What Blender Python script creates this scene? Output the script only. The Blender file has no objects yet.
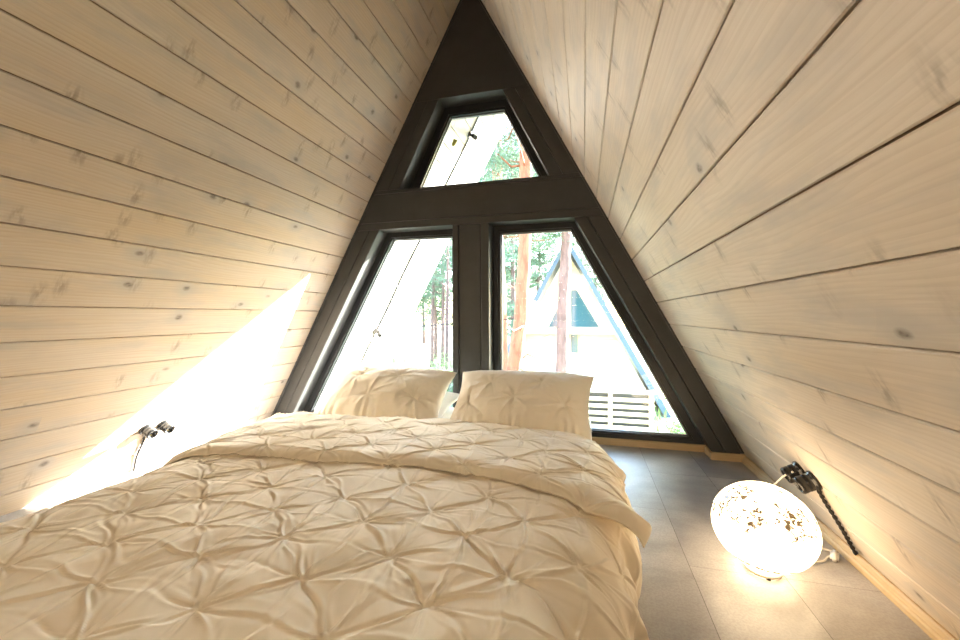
import bpy, bmesh, math, random
import numpy as np
from mathutils import Vector, Matrix, noise as mnoise

random.seed(7)
rng = np.random.default_rng(11)
SC = bpy.context.scene
COL = SC.collection

# ------------------------------------------------------------------ constants
K = 0.536            # horizontal run per metre of drop of the two sloping walls
AZ = 2.9257          # height of the ridge
YF = 2.436           # room face of the gable posts
YR = 2.556           # room face of the recessed window frames
YB = -2.2            # back wall
YE = 4.05            # outer edge of the roof overhang
GROUND = -2.2
def xw(z): return K * (AZ - z)
SL = math.sqrt(1 + K * K)
NZ = Vector((1 / SL, 0, -K / SL))          # inward normal of the left slope (right: mirrored)

# ------------------------------------------------------------------ node helpers
def new_mat(name):
    m = bpy.data.materials.new(name); m.use_nodes = True
    nt = m.node_tree; nt.nodes.clear()
    out = nt.nodes.new('ShaderNodeOutputMaterial')
    b = nt.nodes.new('ShaderNodeBsdfPrincipled')
    nt.links.new(b.outputs[0], out.inputs[0])
    return m, nt, b
def nd(nt, t, **kw):
    n = nt.nodes.new(t)
    for k, v in kw.items(): setattr(n, k, v)
    return n
def lk(nt, a, b): nt.links.new(a, b)
def ramp(nt, fac, stops):
    r = nd(nt, 'ShaderNodeValToRGB'); cr = r.color_ramp
    while len(cr.elements) < len(stops): cr.elements.new(0.5)
    for e, (p, c) in zip(cr.elements, stops):
        e.position = p; e.color = (c[0], c[1], c[2], 1) if hasattr(c, '__len__') else (c, c, c, 1)
    lk(nt, fac, r.inputs[0]); return r.outputs[0]
def mixc(nt, fac, a, b, mode='MIX'):
    n = nd(nt, 'ShaderNodeMix', data_type='RGBA', blend_type=mode)
    for s, v in ((n.inputs[0], fac), (n.inputs[6], a), (n.inputs[7], b)):
        if hasattr(v, 'links'): lk(nt, v, s)
        elif hasattr(v, '__len__'): s.default_value = (v[0], v[1], v[2], 1)
        else: s.default_value = v
    return n.outputs[2]
def math_(nt, op, a, b=None):
    n = nd(nt, 'ShaderNodeMath', operation=op)
    for s, v in ((n.inputs[0], a), (n.inputs[1], b)):
        if v is None: continue
        if hasattr(v, 'links'): lk(nt, v, s)
        else: s.default_value = v
    return n.outputs[0]
def noise_(nt, vec, scale, detail=3, rough=.55, dist=0):
    n = nd(nt, 'ShaderNodeTexNoise'); n.inputs['Scale'].default_value = scale
    n.inputs['Detail'].default_value = detail; n.inputs['Roughness'].default_value = rough
    n.inputs['Distortion'].default_value = dist
    if vec is not None: lk(nt, vec, n.inputs['Vector'])
    return n.outputs['Fac']
def mapping(nt, vec, scale=(1, 1, 1), rot=(0, 0, 0), loc=(0, 0, 0)):
    n = nd(nt, 'ShaderNodeMapping'); n.inputs['Scale'].default_value = scale
    n.inputs['Rotation'].default_value = rot; n.inputs['Location'].default_value = loc
    lk(nt, vec, n.inputs['Vector']); return n.outputs[0]
def bump(nt, b, h, strength=.2, dist=.01):
    n = nd(nt, 'ShaderNodeBump'); n.inputs['Strength'].default_value = strength
    n.inputs['Distance'].default_value = dist
    lk(nt, h, n.inputs['Height']); lk(nt, n.outputs[0], b.inputs['Normal'])

def simple(name, col, rough=.5, metal=0, var=.0, scale=20, bmp=0, spec=None):
    m, nt, b = new_mat(name)
    b.inputs['Roughness'].default_value = rough; b.inputs['Metallic'].default_value = metal
    if spec is not None: b.inputs['Specular IOR Level'].default_value = spec
    tc = nd(nt, 'ShaderNodeTexCoord')
    f = noise_(nt, tc.outputs['Object'], scale, 4)
    lo = [c * (1 - var) for c in col]; hi = [min(1, c * (1 + var)) for c in col]
    lk(nt, ramp(nt, f, [(.3, lo), (.7, hi)]), b.inputs['Base Color'])
    if bmp: bump(nt, b, f, bmp, .01)
    return m

def plank_wood(name, base, dark, tint, grey, rough=.55, knots=1.0):
    """whitewashed pine boards; the UV map runs u along the board and v across, in metres, shifted per board"""
    m, nt, b = new_mat(name)
    uv = nd(nt, 'ShaderNodeUVMap'); uv.uv_map = 'UVMap'
    v = uv.outputs[0]
    # grain warp
    w = noise_(nt, mapping(nt, v, (1.3, 5, 1)), 1.0, 2)
    comb = nd(nt, 'ShaderNodeVectorMath', operation='ADD')
    sc = nd(nt, 'ShaderNodeCombineXYZ'); lk(nt, math_(nt, 'MULTIPLY', w, .10), sc.inputs[1])
    lk(nt, v, comb.inputs[0]); lk(nt, sc.outputs[0], comb.inputs[1])
    vw = comb.outputs[0]
    wav = nd(nt, 'ShaderNodeTexWave', bands_direction='Y', wave_profile='SAW')
    wav.inputs['Scale'].default_value = 26; wav.inputs['Distortion'].default_value = 2.2
    wav.inputs['Detail'].default_value = 2; wav.inputs['Detail Scale'].default_value = .6
    lk(nt, mapping(nt, vw, (.12, 1, 1)), wav.inputs['Vector'])
    fine = noise_(nt, mapping(nt, v, (3, 160, 1)), 1.0, 3)
    broad = noise_(nt, mapping(nt, v, (1.1, 7, 1), loc=(3, 1, 0)), 1.0, 3)
    cloud = noise_(nt, mapping(nt, v, (3.0, 11, 1), loc=(9, 4, 0)), 1.0, 4, .6)
    c = mixc(nt, ramp(nt, broad, [(.35, 0), (.68, 1)]), base, tint)
    c = mixc(nt, math_(nt, 'MULTIPLY', ramp(nt, wav.outputs['Fac'], [(.35, 0), (.95, 1)]), .20), c, dark)
    c = mixc(nt, math_(nt, 'MULTIPLY', ramp(nt, fine, [(.45, 0), (.7, 1)]), .22), c, dark)
    c = mixc(nt, math_(nt, 'MULTIPLY', ramp(nt, cloud, [(.48, 0), (.66, 1)]), .62), c, grey)
    # knots: round ones, and slanted dark streaks beside them
    vo = nd(nt, 'ShaderNodeTexVoronoi', voronoi_dimensions='2D'); vo.inputs['Scale'].default_value = 1
    lk(nt, mapping(nt, vw, (4.2, 6.0, 1), rot=(0, 0, .25)), vo.inputs['Vector'])
    sel = nd(nt, 'ShaderNodeSeparateColor'); lk(nt, vo.outputs['Color'], sel.inputs[0])
    kn = ramp(nt, vo.outputs['Distance'], [(.03, 1), (.085, 0)])
    halo = ramp(nt, vo.outputs['Distance'], [(.04, 1), (.30, 0)])
    gate = ramp(nt, sel.outputs[0], [(.70, 0), (.74, 1)])
    c = mixc(nt, math_(nt, 'MULTIPLY', math_(nt, 'MULTIPLY', halo, gate), .75 * knots), c, grey)
    ring = noise_(nt, mapping(nt, v, (60, 110, 1)), 1.0, 2)
    c = mixc(nt, math_(nt, 'MULTIPLY', math_(nt, 'MULTIPLY', math_(nt, 'MULTIPLY', kn, gate), ring), 1.25 * knots), c, [x * .25 for x in dark])
    vs = nd(nt, 'ShaderNodeTexVoronoi', voronoi_dimensions='2D'); vs.inputs['Scale'].default_value = 1
    lk(nt, mapping(nt, vw, (9.0, 4.5, 1), rot=(0, 0, .55)), vs.inputs['Vector'])
    se2 = nd(nt, 'ShaderNodeSeparateColor'); lk(nt, vs.outputs['Color'], se2.inputs[0])
    st = ramp(nt, vs.outputs['Distance'], [(.03, 1), (.26, 0)])
    g2 = ramp(nt, se2.outputs[1], [(.55, 0), (.60, 1)])
    br = ramp(nt, noise_(nt, mapping(nt, v, (75, 22, 1), rot=(0, 0, .5)), 1.0, 2), [(.4, 0), (.6, 1)])
    c = mixc(nt, math_(nt, 'MULTIPLY', math_(nt, 'MULTIPLY', math_(nt, 'MULTIPLY', st, g2), br), .52 * knots), c, [x * .4 for x in dark])
    lk(nt, c, b.inputs['Base Color'])
    b.inputs['Roughness'].default_value = rough
    b.inputs['Specular IOR Level'].default_value = .35
    bump(nt, b, math_(nt, 'ADD', fine, math_(nt, 'MULTIPLY', wav.outputs['Fac'], .5)), .10, .002)
    return m

# ------------------------------------------------------------------ materials
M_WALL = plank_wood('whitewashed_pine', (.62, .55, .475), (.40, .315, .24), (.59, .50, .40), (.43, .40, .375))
M_WALL_SHADED = plank_wood('whitewashed_pine_shaded', (.535, .455, .37), (.36, .27, .19), (.53, .415, .29), (.385, .35, .315))  # left wall's dimmer light put into a darker, browner board colour
M_GROOVE = simple('board_groove', (.20, .135, .08), .8, var=.2)
M_SOFFIT = plank_wood('soffit_boards', (.46, .44, .41), (.30, .27, .23), (.43, .40, .365), (.36, .34, .32))
M_DARK = simple('charcoal_paint', (.039, .039, .037), .42, var=.12, scale=9, bmp=.03)
M_FRAME = simple('window_frame_lacquer', (.018, .019, .020), .35, var=.1)
M_GASKET = simple('window_gasket', (.30, .31, .31), .35, .6)
M_TRIM = plank_wood('pine_trim', (.52, .385, .22), (.38, .25, .12), (.56, .42, .25), (.44, .32, .18), .4, .2)
M_BLACK = simple('black_ceramic', (.012, .012, .012), .18, var=.2)
M_CORD = simple('braided_cord', (.016, .014, .013), .75, var=.4, scale=300, bmp=.4)
M_BRASS = simple('brass', (.55, .40, .16), .3, 1)
M_STICK = simple('sticker_print', (.62, .68, .12), .5, var=.1)
M_MATTRESS = simple('mattress_cloth', (.80, .77, .72), .9, var=.04)
M_BARK_LO = None

def fabric(name, col, sheen=.25):
    m, nt, b = new_mat(name)
    tc = nd(nt, 'ShaderNodeTexCoord')
    f = noise_(nt, tc.outputs['Object'], 6, 3)
    lk(nt, ramp(nt, f, [(.3, [c * .97 for c in col]), (.7, col)]), b.inputs['Base Color'])
    b.inputs['Roughness'].default_value = .62
    b.inputs['Sheen Weight'].default_value = sheen; b.inputs['Sheen Roughness'].default_value = .4
    b.inputs['Specular IOR Level'].default_value = .35
    wv = noise_(nt, mapping(nt, tc.outputs['Object'], (900, 900, 900)), 1, 1)
    bump(nt, b, wv, .05, .001)
    return m
M_DUVET = fabric('cream_cotton', (.92, .835, .68))
M_PILLOW = fabric('cream_pillow_cotton', (.93, .87, .76))
M_SHEET = fabric('white_cotton', (.86, .85, .82))

def glass_pane(name):
    m = bpy.data.materials.new(name); m.use_nodes = True
    nt = m.node_tree; nt.nodes.clear()
    out = nd(nt, 'ShaderNodeOutputMaterial'); tr = nd(nt, 'ShaderNodeBsdfTransparent')
    tr.inputs[0].default_value = (.97, .985, .98, 1)
    gl = nd(nt, 'ShaderNodeBsdfGlossy'); gl.inputs['Roughness'].default_value = .02
    fr = nd(nt, 'ShaderNodeFresnel'); fr.inputs[0].default_value = 1.35
    mx = nd(nt, 'ShaderNodeMixShader'); lk(nt, fr.outputs[0], mx.inputs[0])
    lk(nt, tr.outputs[0], mx.inputs[1]); lk(nt, gl.outputs[0], mx.inputs[2]); lk(nt, mx.outputs[0], out.inputs[0])
    return m
M_GLASS = glass_pane('window_glass')

def floor_mat():
    m, nt, b = new_mat('stone_look_tiles')
    uv = nd(nt, 'ShaderNodeUVMap'); uv.uv_map = 'UVMap'
    v = uv.outputs[0]
    a = noise_(nt, v, 2.6, 5, .6, .6)
    s = noise_(nt, mapping(nt, v, (1.2, 3.2, 1)), 4, 4, .65)
    g = noise_(nt, v, 140, 3, .7)
    c = ramp(nt, a, [(.30, (.25, .24, .235)), (.5, (.38, .365, .355)), (.70, (.50, .475, .455))])
    c = mixc(nt, math_(nt, 'MULTIPLY', ramp(nt, s, [(.5, 0), (.75, 1)]), .5), c, (.25, .235, .225))
    c = mixc(nt, math_(nt, 'MULTIPLY', ramp(nt, g, [(.42, 1), (.56, 0)]), .28), c, (.19, .175, .165))
    lk(nt, c, b.inputs['Base Color'])
    b.inputs['Roughness'].default_value = .36
    bump(nt, b, g, .08, .002)
    return m
M_FLOOR = floor_mat()
M_SEAM = simple('floor_joint', (.13, .12, .11), .8)

def globe_mat():
    """white opal glass with mosaic flecks on the upper half, lit from inside"""
    m, nt, b = new_mat('lit_opal_glass')
    tc = nd(nt, 'ShaderNodeTexCoord'); o = tc.outputs['Object']
    sp = nd(nt, 'ShaderNodeSeparateXYZ'); lk(nt, o, sp.inputs[0])
    fl = noise_(nt, mapping(nt, o, (62, 62, 62)), 1, 3, .65, 1.2)
    patch = noise_(nt, mapping(nt, o, (13, 13, 13)), 1, 3, .6)
    f1 = ramp(nt, fl, [(.47, 0), (.52, 1)]); p1 = ramp(nt, patch, [(.43, 0), (.50, 1)])
    band = ramp(nt, math_(nt, 'ADD', math_(nt, 'MULTIPLY', sp.outputs[2], 4.0), .5), [(.46, 0), (.62, 1)])
    low = ramp(nt, math_(nt, 'ADD', math_(nt, 'MULTIPLY', sp.outputs[2], 4.0), .5), [(.10, 0), (.12, 1), (.185, 1), (.205, 0)])
    f2 = ramp(nt, noise_(nt, mapping(nt, o, (55, 55, 55)), 1, 3, .7), [(.40, 0), (.46, 1)])
    mk = math_(nt, 'MAXIMUM', math_(nt, 'MULTIPLY', math_(nt, 'MULTIPLY', f1, p1), band), math_(nt, 'MULTIPLY', f2, low))
    c = mixc(nt, mk, (.9, .86, .78), (.30, .24, .15))
    e = mixc(nt, mk, (1.0, .75, .46), (.018, .011, .005))
    lk(nt, c, b.inputs['Base Color']); lk(nt, e, b.inputs['Emission Color'])
    b.inputs['Emission Strength'].default_value = GLOBE_E
    b.inputs['Roughness'].default_value = .15
    return m
GLOBE_E = 3.2
M_GLOBE = globe_mat()

# ------------------------------------------------------------------ object helpers
def link(o, parent=None):
    COL.objects.link(o)
    if parent is not None: o.parent = parent
    return o
def mesh_np(name, V, F, mats, parent=None, smooth=False, uv=None, midx=None):
    me = bpy.data.meshes.new(name)
    me.from_pydata([tuple(map(float, v)) for v in V], [], [tuple(int(i) for i in f) for f in F])
    for m in (mats if isinstance(mats, (list, tuple)) else [mats]): me.materials.append(m)
    if midx is not None: me.polygons.foreach_set('material_index', np.array(midx, dtype=np.int32))
    if smooth: me.polygons.foreach_set('use_smooth', np.ones(len(me.polygons), dtype=bool))
    if uv is not None:
        l = me.uv_layers.new(name='UVMap'); l.data.foreach_set('uv', np.array(uv, dtype=np.float32).ravel())
    me.update()
    return link(bpy.data.objects.new(name, me), parent)
def bm_obj(name, bm, mats, parent=None, smooth=False, weighted=False):
    me = bpy.data.meshes.new(name)
    bmesh.ops.recalc_face_normals(bm, faces=bm.faces)
    bm.to_mesh(me); bm.free()
    for m in (mats if isinstance(mats, (list, tuple)) else [mats]): me.materials.append(m)
    if smooth: me.polygons.foreach_set('use_smooth', np.ones(len(me.polygons), dtype=bool))
    me.update()
    return link(bpy.data.objects.new(name, me), parent)
def tag(o, label=None, cat=None, group=None, kind=None):
    if label: o['label'] = label
    if cat: o['category'] = cat
    if group: o['group'] = group
    if kind: o['kind'] = kind
    return o
def empty(name, loc=(0, 0, 0)):
    o = bpy.data.objects.new(name, None); o.location = loc; o.empty_display_size = .1
    COL.objects.link(o); return o
def prism(bm, poly, y0, y1, bev=.0):
    """polygon given in X,Z, extruded along Y from y0 to y1"""
    a = [bm.verts.new((x, y0, z)) for x, z in poly]; b = [bm.verts.new((x, y1, z)) for x, z in poly]
    n = len(poly); fs = [bm.faces.new(a), bm.faces.new(b[::-1])]
    for i in range(n): fs.append(bm.faces.new((a[i], b[i], b[(i + 1) % n], a[(i + 1) % n])))
    if bev:
        es = {e for f in fs for e in f.edges}
        bmesh.ops.bevel(bm, geom=list(es), offset=bev, segments=2, affect='EDGES', profile=.5)
def box(bm, c, s, rot=None, bev=0):
    r = bmesh.ops.create_cube(bm, size=1)
    M = Matrix.Translation(Vector(c)) @ (rot.to_4x4() if rot is not None else Matrix()) @ Matrix.Diagonal((s[0], s[1], s[2], 1))
    bmesh.ops.transform(bm, matrix=M, verts=r['verts'])
    if bev:
        es = {e for v in r['verts'] for e in v.link_edges}
        bmesh.ops.bevel(bm, geom=list(es), offset=bev, segments=2, affect='EDGES')
def tube(bm, pts, rad, n=8, cap=True):
    pts = [Vector(p) for p in pts]; R = rad if hasattr(rad, '__len__') else [rad] * len(pts)
    t0 = (pts[1] - pts[0]).normalized()
    up = Vector((0, 0, 1)) if abs(t0.z) < .9 else Vector((1, 0, 0))
    a = t0.cross(up).normalized(); rings = []
    for i, p in enumerate(pts):
        t = (pts[min(i + 1, len(pts) - 1)] - pts[max(i - 1, 0)]).normalized()
        a = (a - t * a.dot(t)).normalized(); b = t.cross(a)
        rings.append([bm.verts.new(p + (a * math.cos(2 * math.pi * k / n) + b * math.sin(2 * math.pi * k / n)) * R[i]) for k in range(n)])
    for i in range(len(rings) - 1):
        for k in range(n): bm.faces.new((rings[i][k], rings[i][(k + 1) % n], rings[i + 1][(k + 1) % n], rings[i + 1][k]))
    if cap: bm.faces.new(rings[0][::-1]); bm.faces.new(rings[-1])
def lathe(bm, prof, M=Matrix(), n=40):
    """profile of (radius, height) turned about local Z"""
    rings = []
    for r, h in prof:
        if r < 1e-6: rings.append([bm.verts.new(M @ Vector((0, 0, h)))])
        else: rings.append([bm.verts.new(M @ Vector((r * math.cos(2 * math.pi * k / n), r * math.sin(2 * math.pi * k / n), h))) for k in range(n)])
    for A, B in zip(rings, rings[1:]):
        for k in range(n):
            k2 = (k + 1) % n
            if len(A) == 1 and len(B) == 1: continue
            if len(A) == 1: bm.faces.new((A[0], B[k], B[k2]))
            elif len(B) == 1: bm.faces.new((A[k], B[0], A[k2]))
            else: bm.faces.new((A[k], B[k], B[k2], A[k2]))
def smooth_pts(P, n):
    """Catmull-Rom through the points"""
    P = [Vector(p) for p in P]; Q = [P[0] * 2 - P[1]] + P + [P[-1] * 2 - P[-2]]; out = []
    for i in range(1, len(Q) - 2):
        for k in range(n):
            t = k / n; a, b, c, d = Q[i - 1], Q[i], Q[i + 1], Q[i + 2]
            out.append(.5 * (2 * b + (c - a) * t + (2 * a - 5 * b + 4 * c - d) * t * t + (3 * b - a - 3 * c + d) * t ** 3))
    out.append(P[-1]); return out

# ------------------------------------------------------------------ sloping plank walls
PITCH = .12349 * SL          # board pitch measured down the slope
def plank_slope(name, side, y0, y1, first, mat, zbot=0.0, gap=.0036, seed=0, setback=0.0):
    """boards running along Y on one slope; the groove at slope depth first + k*pitch (from the ridge)"""
    R = random.Random(seed)
    V, F, U, I = [], [], [], []
    total = (AZ - zbot) * SL
    dn = Vector((side * K / SL, 0, -1 / SL))          # down the slope
    nin = Vector((-side / SL, 0, -K / SL))            # into the room
    def P(s, h, y):
        p = Vector((0, y, AZ)) + dn * s + nin * h
        return (p.x, p.y, p.z)
    ys = [y0, y1]
    starts = [0.0]; s = first
    while s < total: starts.append(s); s += PITCH
    starts.append(total)
    for a, b in zip(starts, starts[1:]):
        if b - a < .01: continue
        ru, rv = R.uniform(0, 60), R.uniform(0, 60)
        a2, b2 = a + gap * .5, b - gap * .5
        c = .0028                                     # small chamfer at both board edges
        prof = [(a2, -.016), (a2, -c - setback), (a2 + c, -setback), (b2 - c, -setback), (b2, -c - setback), (b2, -.016)]
        base = len(V)
        for y in ys:
            for (ss, h) in prof: V.append(P(ss, h, y))
        n = len(prof)
        for k in range(n - 1):
            q = (base + k, base + k + 1, base + n + k + 1, base + n + k)
            uvq = [(y0 + ru, prof[k][0] - a + rv), (y0 + ru, prof[k + 1][0] - a + rv), (y1 + ru, prof[k + 1][0] - a + rv), (y1 + ru, prof[k][0] - a + rv)]
            if side > 0: q = q[::-1]; uvq = uvq[::-1]
            F.append(q); U += uvq; I.append(0)
    # backing behind the grooves, and the outside of the roof slab
    base = len(V)
    for y in ys:
        for h in (-.012, -.20):
            V += [P(-.03 if h > -.1 else -.30, h, y), P(total, h, y)]
    # order: y0: [a0,a1,b0,b1], y1: [c0,c1,d0,d1]
    a0, a1, b0, b1, c0, c1, d0, d1 = range(base, base + 8)
    for q in ((a0, a1, c1, c0), (b0, d0, d1, b1), (a0, c0, d0, b0), (a1, b1, d1, c1), (a0, b0, b1, a1), (c0, c1, d1, d0)):
        F.append(q); U += [(0, 0)] * 4; I.append(1)
    return mesh_np(name, V, F, [mat, M_GROOVE], uv=U, midx=I)

YG = 2.66                     # outside face of the gable
tag(plank_slope('wall_left', -1, YB, YG, .1131 * SL, M_WALL_SHADED, -.06, seed=3), kind='structure')
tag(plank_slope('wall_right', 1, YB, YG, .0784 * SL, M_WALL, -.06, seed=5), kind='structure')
tag(plank_slope('eaves_left', -1, YG + .002, YE, .1131 * SL, M_SOFFIT, -2.1, seed=8), kind='structure')
tag(plank_slope('eaves_right', 1, YG + .002, YE, .0784 * SL, M_SOFFIT, -2.1, seed=9), kind='structure')

# back wall (boards across, behind the camera)
bm = bmesh.new()
z = 0.0
while z < AZ - .05:
    z1 = min(z + .136, AZ - .02)
    w0, w1 = xw(z) + .0, xw(z1)
    prism(bm, [(-w0, z), (w0, z), (w1, z1), (-w1, z1)], YB - .03, YB)
    z += .14
o = bm_obj('wall_back', bm, [M_SOFFIT]); tag(o, kind='structure')
uvl = o.data.uv_layers.new(name='UVMap')
for p in o.data.polygons:
    for li in p.loop_indices:
        co = o.data.vertices[o.data.loops[li].vertex_index].co; uvl.data[li].uv = (co.x + p.index // 6 * 3.1, co.z)

# ------------------------------------------------------------------ floor (strips of tiles)
FX = 1.0245; FW = .268
V, F, U, I = [], [], [], []
def quad(x0, x1, y0, y1, z, uo, mi):
    b = len(V); V.extend([(x0, y0, z), (x1, y0, z), (x1, y1, z), (x0, y1, z)]); F.append((b, b + 1, b + 2, b + 3))
    U.extend([(x0 + uo[0], y0 + uo[1]), (x1 + uo[0], y0 + uo[1]), (x1 + uo[0], y1 + uo[1]), (x0 + uo[0], y1 + uo[1])]); I.append(mi)
R = random.Random(2)
k0 = int(math.floor((-1.75 - FX) / FW))
phase = {-1: 1.752, 0: 2.16, 1: 1.385}
for k in range(k0, 4):
    xa, xb = FX + k * FW, FX + (k + 1) * FW
    xa, xb = max(xa, -1.66), min(xb, 1.66)
    if xb <= xa: continue
    ph = phase.get(k, R.uniform(0, .78)); L = .78
    y = ph - 10 * L
    while y < 2.62:
        ya, yb = max(y, YB), min(y + L, 2.62)
        if yb > ya: quad(xa + .0008, xb - .0008, ya + .0006, yb - .0006, 0, (R.uniform(0, 40), R.uniform(0, 40)), 0)
        y += L
b = len(V)
V += [(-1.66, YB, -.0015), (1.66, YB, -.0015), (1.66, 2.62, -.0015), (-1.66, 2.62, -.0015), (-1.66, YB, -.15), (1.66, YB, -.15), (1.66, 2.62, -.15), (-1.66, 2.62, -.15)]
for q in ((0, 1, 2, 3), (7, 6, 5, 4), (0, 4, 5, 1), (1, 5, 6, 2), (2, 6, 7, 3), (3, 7, 4, 0)):
    F.append(tuple(b + i for i in q)); U += [(0, 0)] * 4; I.append(1)
tag(mesh_np('floor', V, F, [M_FLOOR, M_SEAM], uv=U, midx=I), kind='structure')

# ------------------------------------------------------------------ baseboards and small pine trims
def box_uv(o, u_axis):
    uvl = o.data.uv_layers.new(name='UVMap')
    for p in o.data.polygons:
        for li in p.loop_indices:
            co = o.data.vertices[o.data.loops[li].vertex_index].co
            rest = [co[i] for i in range(3) if i != u_axis]
            uvl.data[li].uv = (co[u_axis], rest[0] * .5 + rest[1])
def skirting(name, side):
    h = .036
    xo = xw(0)
    prof = [(xo - .040, 0), (xo - .040, .014), (xo - .037, .020), (xo - .034, .022), (xo - .031, .031), (xo - .026, h), (xw(h) + .001, h), (xo + .001, 0)]
    bm = bmesh.new()
    prism(bm, [(side * x, z) for x, z in (prof if side > 0 else prof[::-1])], YB, YF - .008)
    o = bm_obj(name, bm, M_TRIM); box_uv(o, 1); return tag(o, kind='structure')
skirting('baseboard_right', 1)
def ztrim(name, x0, x1, y0, y1, h=.042):
    bm = bmesh.new(); box(bm, ((x0 + x1) / 2, (y0 + y1) / 2, h / 2), (x1 - x0, y1 - y0, h), bev=.003)
    o = bm_obj(name, bm, M_TRIM); box_uv(o, 0); return tag(o, kind='structure')
n_trim = [0]
def tname(): n_trim[0] += 1; return 'trim_%d' % n_trim[0]
ztrim(tname(), .122, 1.392, YR - .012, YR + .004)
ztrim(tname(), 1.376, xw(.021) - .001, YF - .016, YF + .0)
o = ztrim(tname(), 1.376, 1.390, YF, YR - .012)
ztrim(tname(), -1.392, -.122, YR - .012, YR + .004)
ztrim(tname(), -xw(.021) + .001, -1.376, YF - .016, YF + .0)

# ------------------------------------------------------------------ gable cladding (dark painted boards)
def clad(polys, y0=YF, y1=YG):
    bm = bmesh.new()
    for p in polys: prism(bm, p, y0, y1, .0025)
    return tag(bm_obj(tname(), bm, M_DARK), kind='structure')
g = .0015
# top panel
clad([[(-xw(2.2125) - .01, 2.2125), (xw(2.2125) + .01, 2.2125), (.006, AZ + .008), (-.006, AZ + .008)]])
# upper posts, beam, head board, lower posts, mullion
def post(side, z1, xi1, z0, xi0, split):
    """two boards with a seam between: inner board and board against the wall"""
    out = []
    xo1, xo0 = xw(z1) + .008, xw(z0) + .008
    m1, m0 = xi1 + (xo1 - xi1) * split, xi0 + (xo0 - xi0) * split
    for A, B, C, D in ((xi1, m1 - g, m0 - g, xi0), (m1 + g, xo1, xo0, m0 + g)):
        out.append([(side * A, z1), (side * B, z1), (side * C, z0), (side * D, z0)])
    return out
for s in (-1, 1): clad(post(s, 2.2095, .212, 1.652, .497, .42))
clad([[(-xw(1.6505) - .008, 1.6505), (xw(1.6505) + .008, 1.6505), (xw(1.628) + .008, 1.628), (-xw(1.628) - .008, 1.628)],
      [(-xw(1.625) - .008, 1.625), (xw(1.625) + .008, 1.625), (xw(1.4365) + .008, 1.4365), (-xw(1.4365) - .008, 1.4365)],
      [(-xw(1.4335) - .008, 1.4335), (xw(1.4335) + .008, 1.4335), (xw(1.388) + .008, 1.388), (-xw(1.388) - .008, 1.388)]])
for s in (-1, 1): clad(post(s, 1.3865, .645, .043, 1.383, .40))
clad([[(-.120, 1.3865), (-.083, 1.3865), (-.083, 0), (-.120, 0)], [(.068, 1.3865), (.120, 1.3865), (.120, 0), (.068, 0)]], YF - .004)
clad([[(-.080, 1.3865), (.065, 1.3865), (.065, 0), (-.080, 0)]], YF + .003)
clad([[(-1.56, .040), (1.56, .040), (1.57, .0), (-1.57, .0)]], YR + .006)   # sill board under the windows
# thin black shadow strips where the boards meet the gable
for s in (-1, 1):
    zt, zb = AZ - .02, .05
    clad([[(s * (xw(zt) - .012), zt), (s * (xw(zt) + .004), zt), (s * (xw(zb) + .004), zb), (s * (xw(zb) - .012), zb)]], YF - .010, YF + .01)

# ------------------------------------------------------------------ windows
def offset_poly(poly, d):
    """grow a convex polygon by d (positive outwards)"""
    n = len(poly); c = Vector((sum(p[0] for p in poly) / n, sum(p[1] for p in poly) / n)); lines = []
    for i in range(n):
        a, b = Vector(poly[i]), Vector(poly[(i + 1) % n]); t = (b - a).normalized(); nn = Vector((t.y, -t.x))
        if nn.dot((a + b) / 2 - c) < 0: nn = -nn
        lines.append((a + nn * d, t))
    out = []
    for i in range(n):
        (p, t), (q, u) = lines[i - 1], lines[i]
        den = t.x * u.y - t.y * u.x; w = q - p; k = (w.x * u.y - w.y * u.x) / den
        out.append(tuple(p + t * k))
    return out
def ring(bm, inner, outer, y0, y1, bev=0):
    n = len(inner); vs = {}
    for nm, poly in (('i', inner), ('o', outer)):
        for y in (0, 1):
            vs[nm, y] = [bm.verts.new((p[0], (y0, y1)[y], p[1])) for p in poly]
    for i in range(n):
        j = (i + 1) % n
        bm.faces.new((vs['i', 0][i], vs['i', 0][j], vs['o', 0][j], vs['o', 0][i]))
        bm.faces.new((vs['i', 1][j], vs['i', 1][i], vs['o', 1][i], vs['o', 1][j]))
        bm.faces.new((vs['i', 0][j], vs['i', 0][i], vs['i', 1][i], vs['i', 1][j]))
        bm.faces.new((vs['o', 0][i], vs['o', 0][j], vs['o', 1][j], vs['o', 1][i]))
def window(name, glass, fw):
    root = empty(name, (0, YR, 0)); tag(root, kind='structure')
    def sub(nm, bm, m):
        o = bm_obj(nm, bm, m, root); o.matrix_parent_inverse = Matrix.Translation((0, -YR, 0)); return o
    bm = bmesh.new()
    ring(bm, offset_poly(glass, .012), offset_poly(glass, fw), YR, YR + .09)
    ring(bm, glass, offset_poly(glass, .014), YR + .012, YR + .06)
    sub('window_frame', bm, M_FRAME)
    bm = bmesh.new(); ring(bm, offset_poly(glass, -.006), offset_poly(glass, .001), YR + .036, YR + .052); sub('glazing_bead', bm, M_GASKET)
    bm = bmesh.new(); prism(bm, offset_poly(glass, .004), YR + .040, YR + .046); sub('window_pane', bm, M_GLASS)
    return root
W1 = window('window_1', [(-.178, 2.156), (.194, 2.156), (.427, 1.690), (-.403, 1.690)], .062)
window('window_2', [(-.614, 1.343), (-.169, 1.343), (-.169, .080), (-1.303, .080)], .062)
window('window_3', [(.169, 1.343), (.622, 1.343), (1.303, .080), (.169, .080)], .062)
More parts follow.
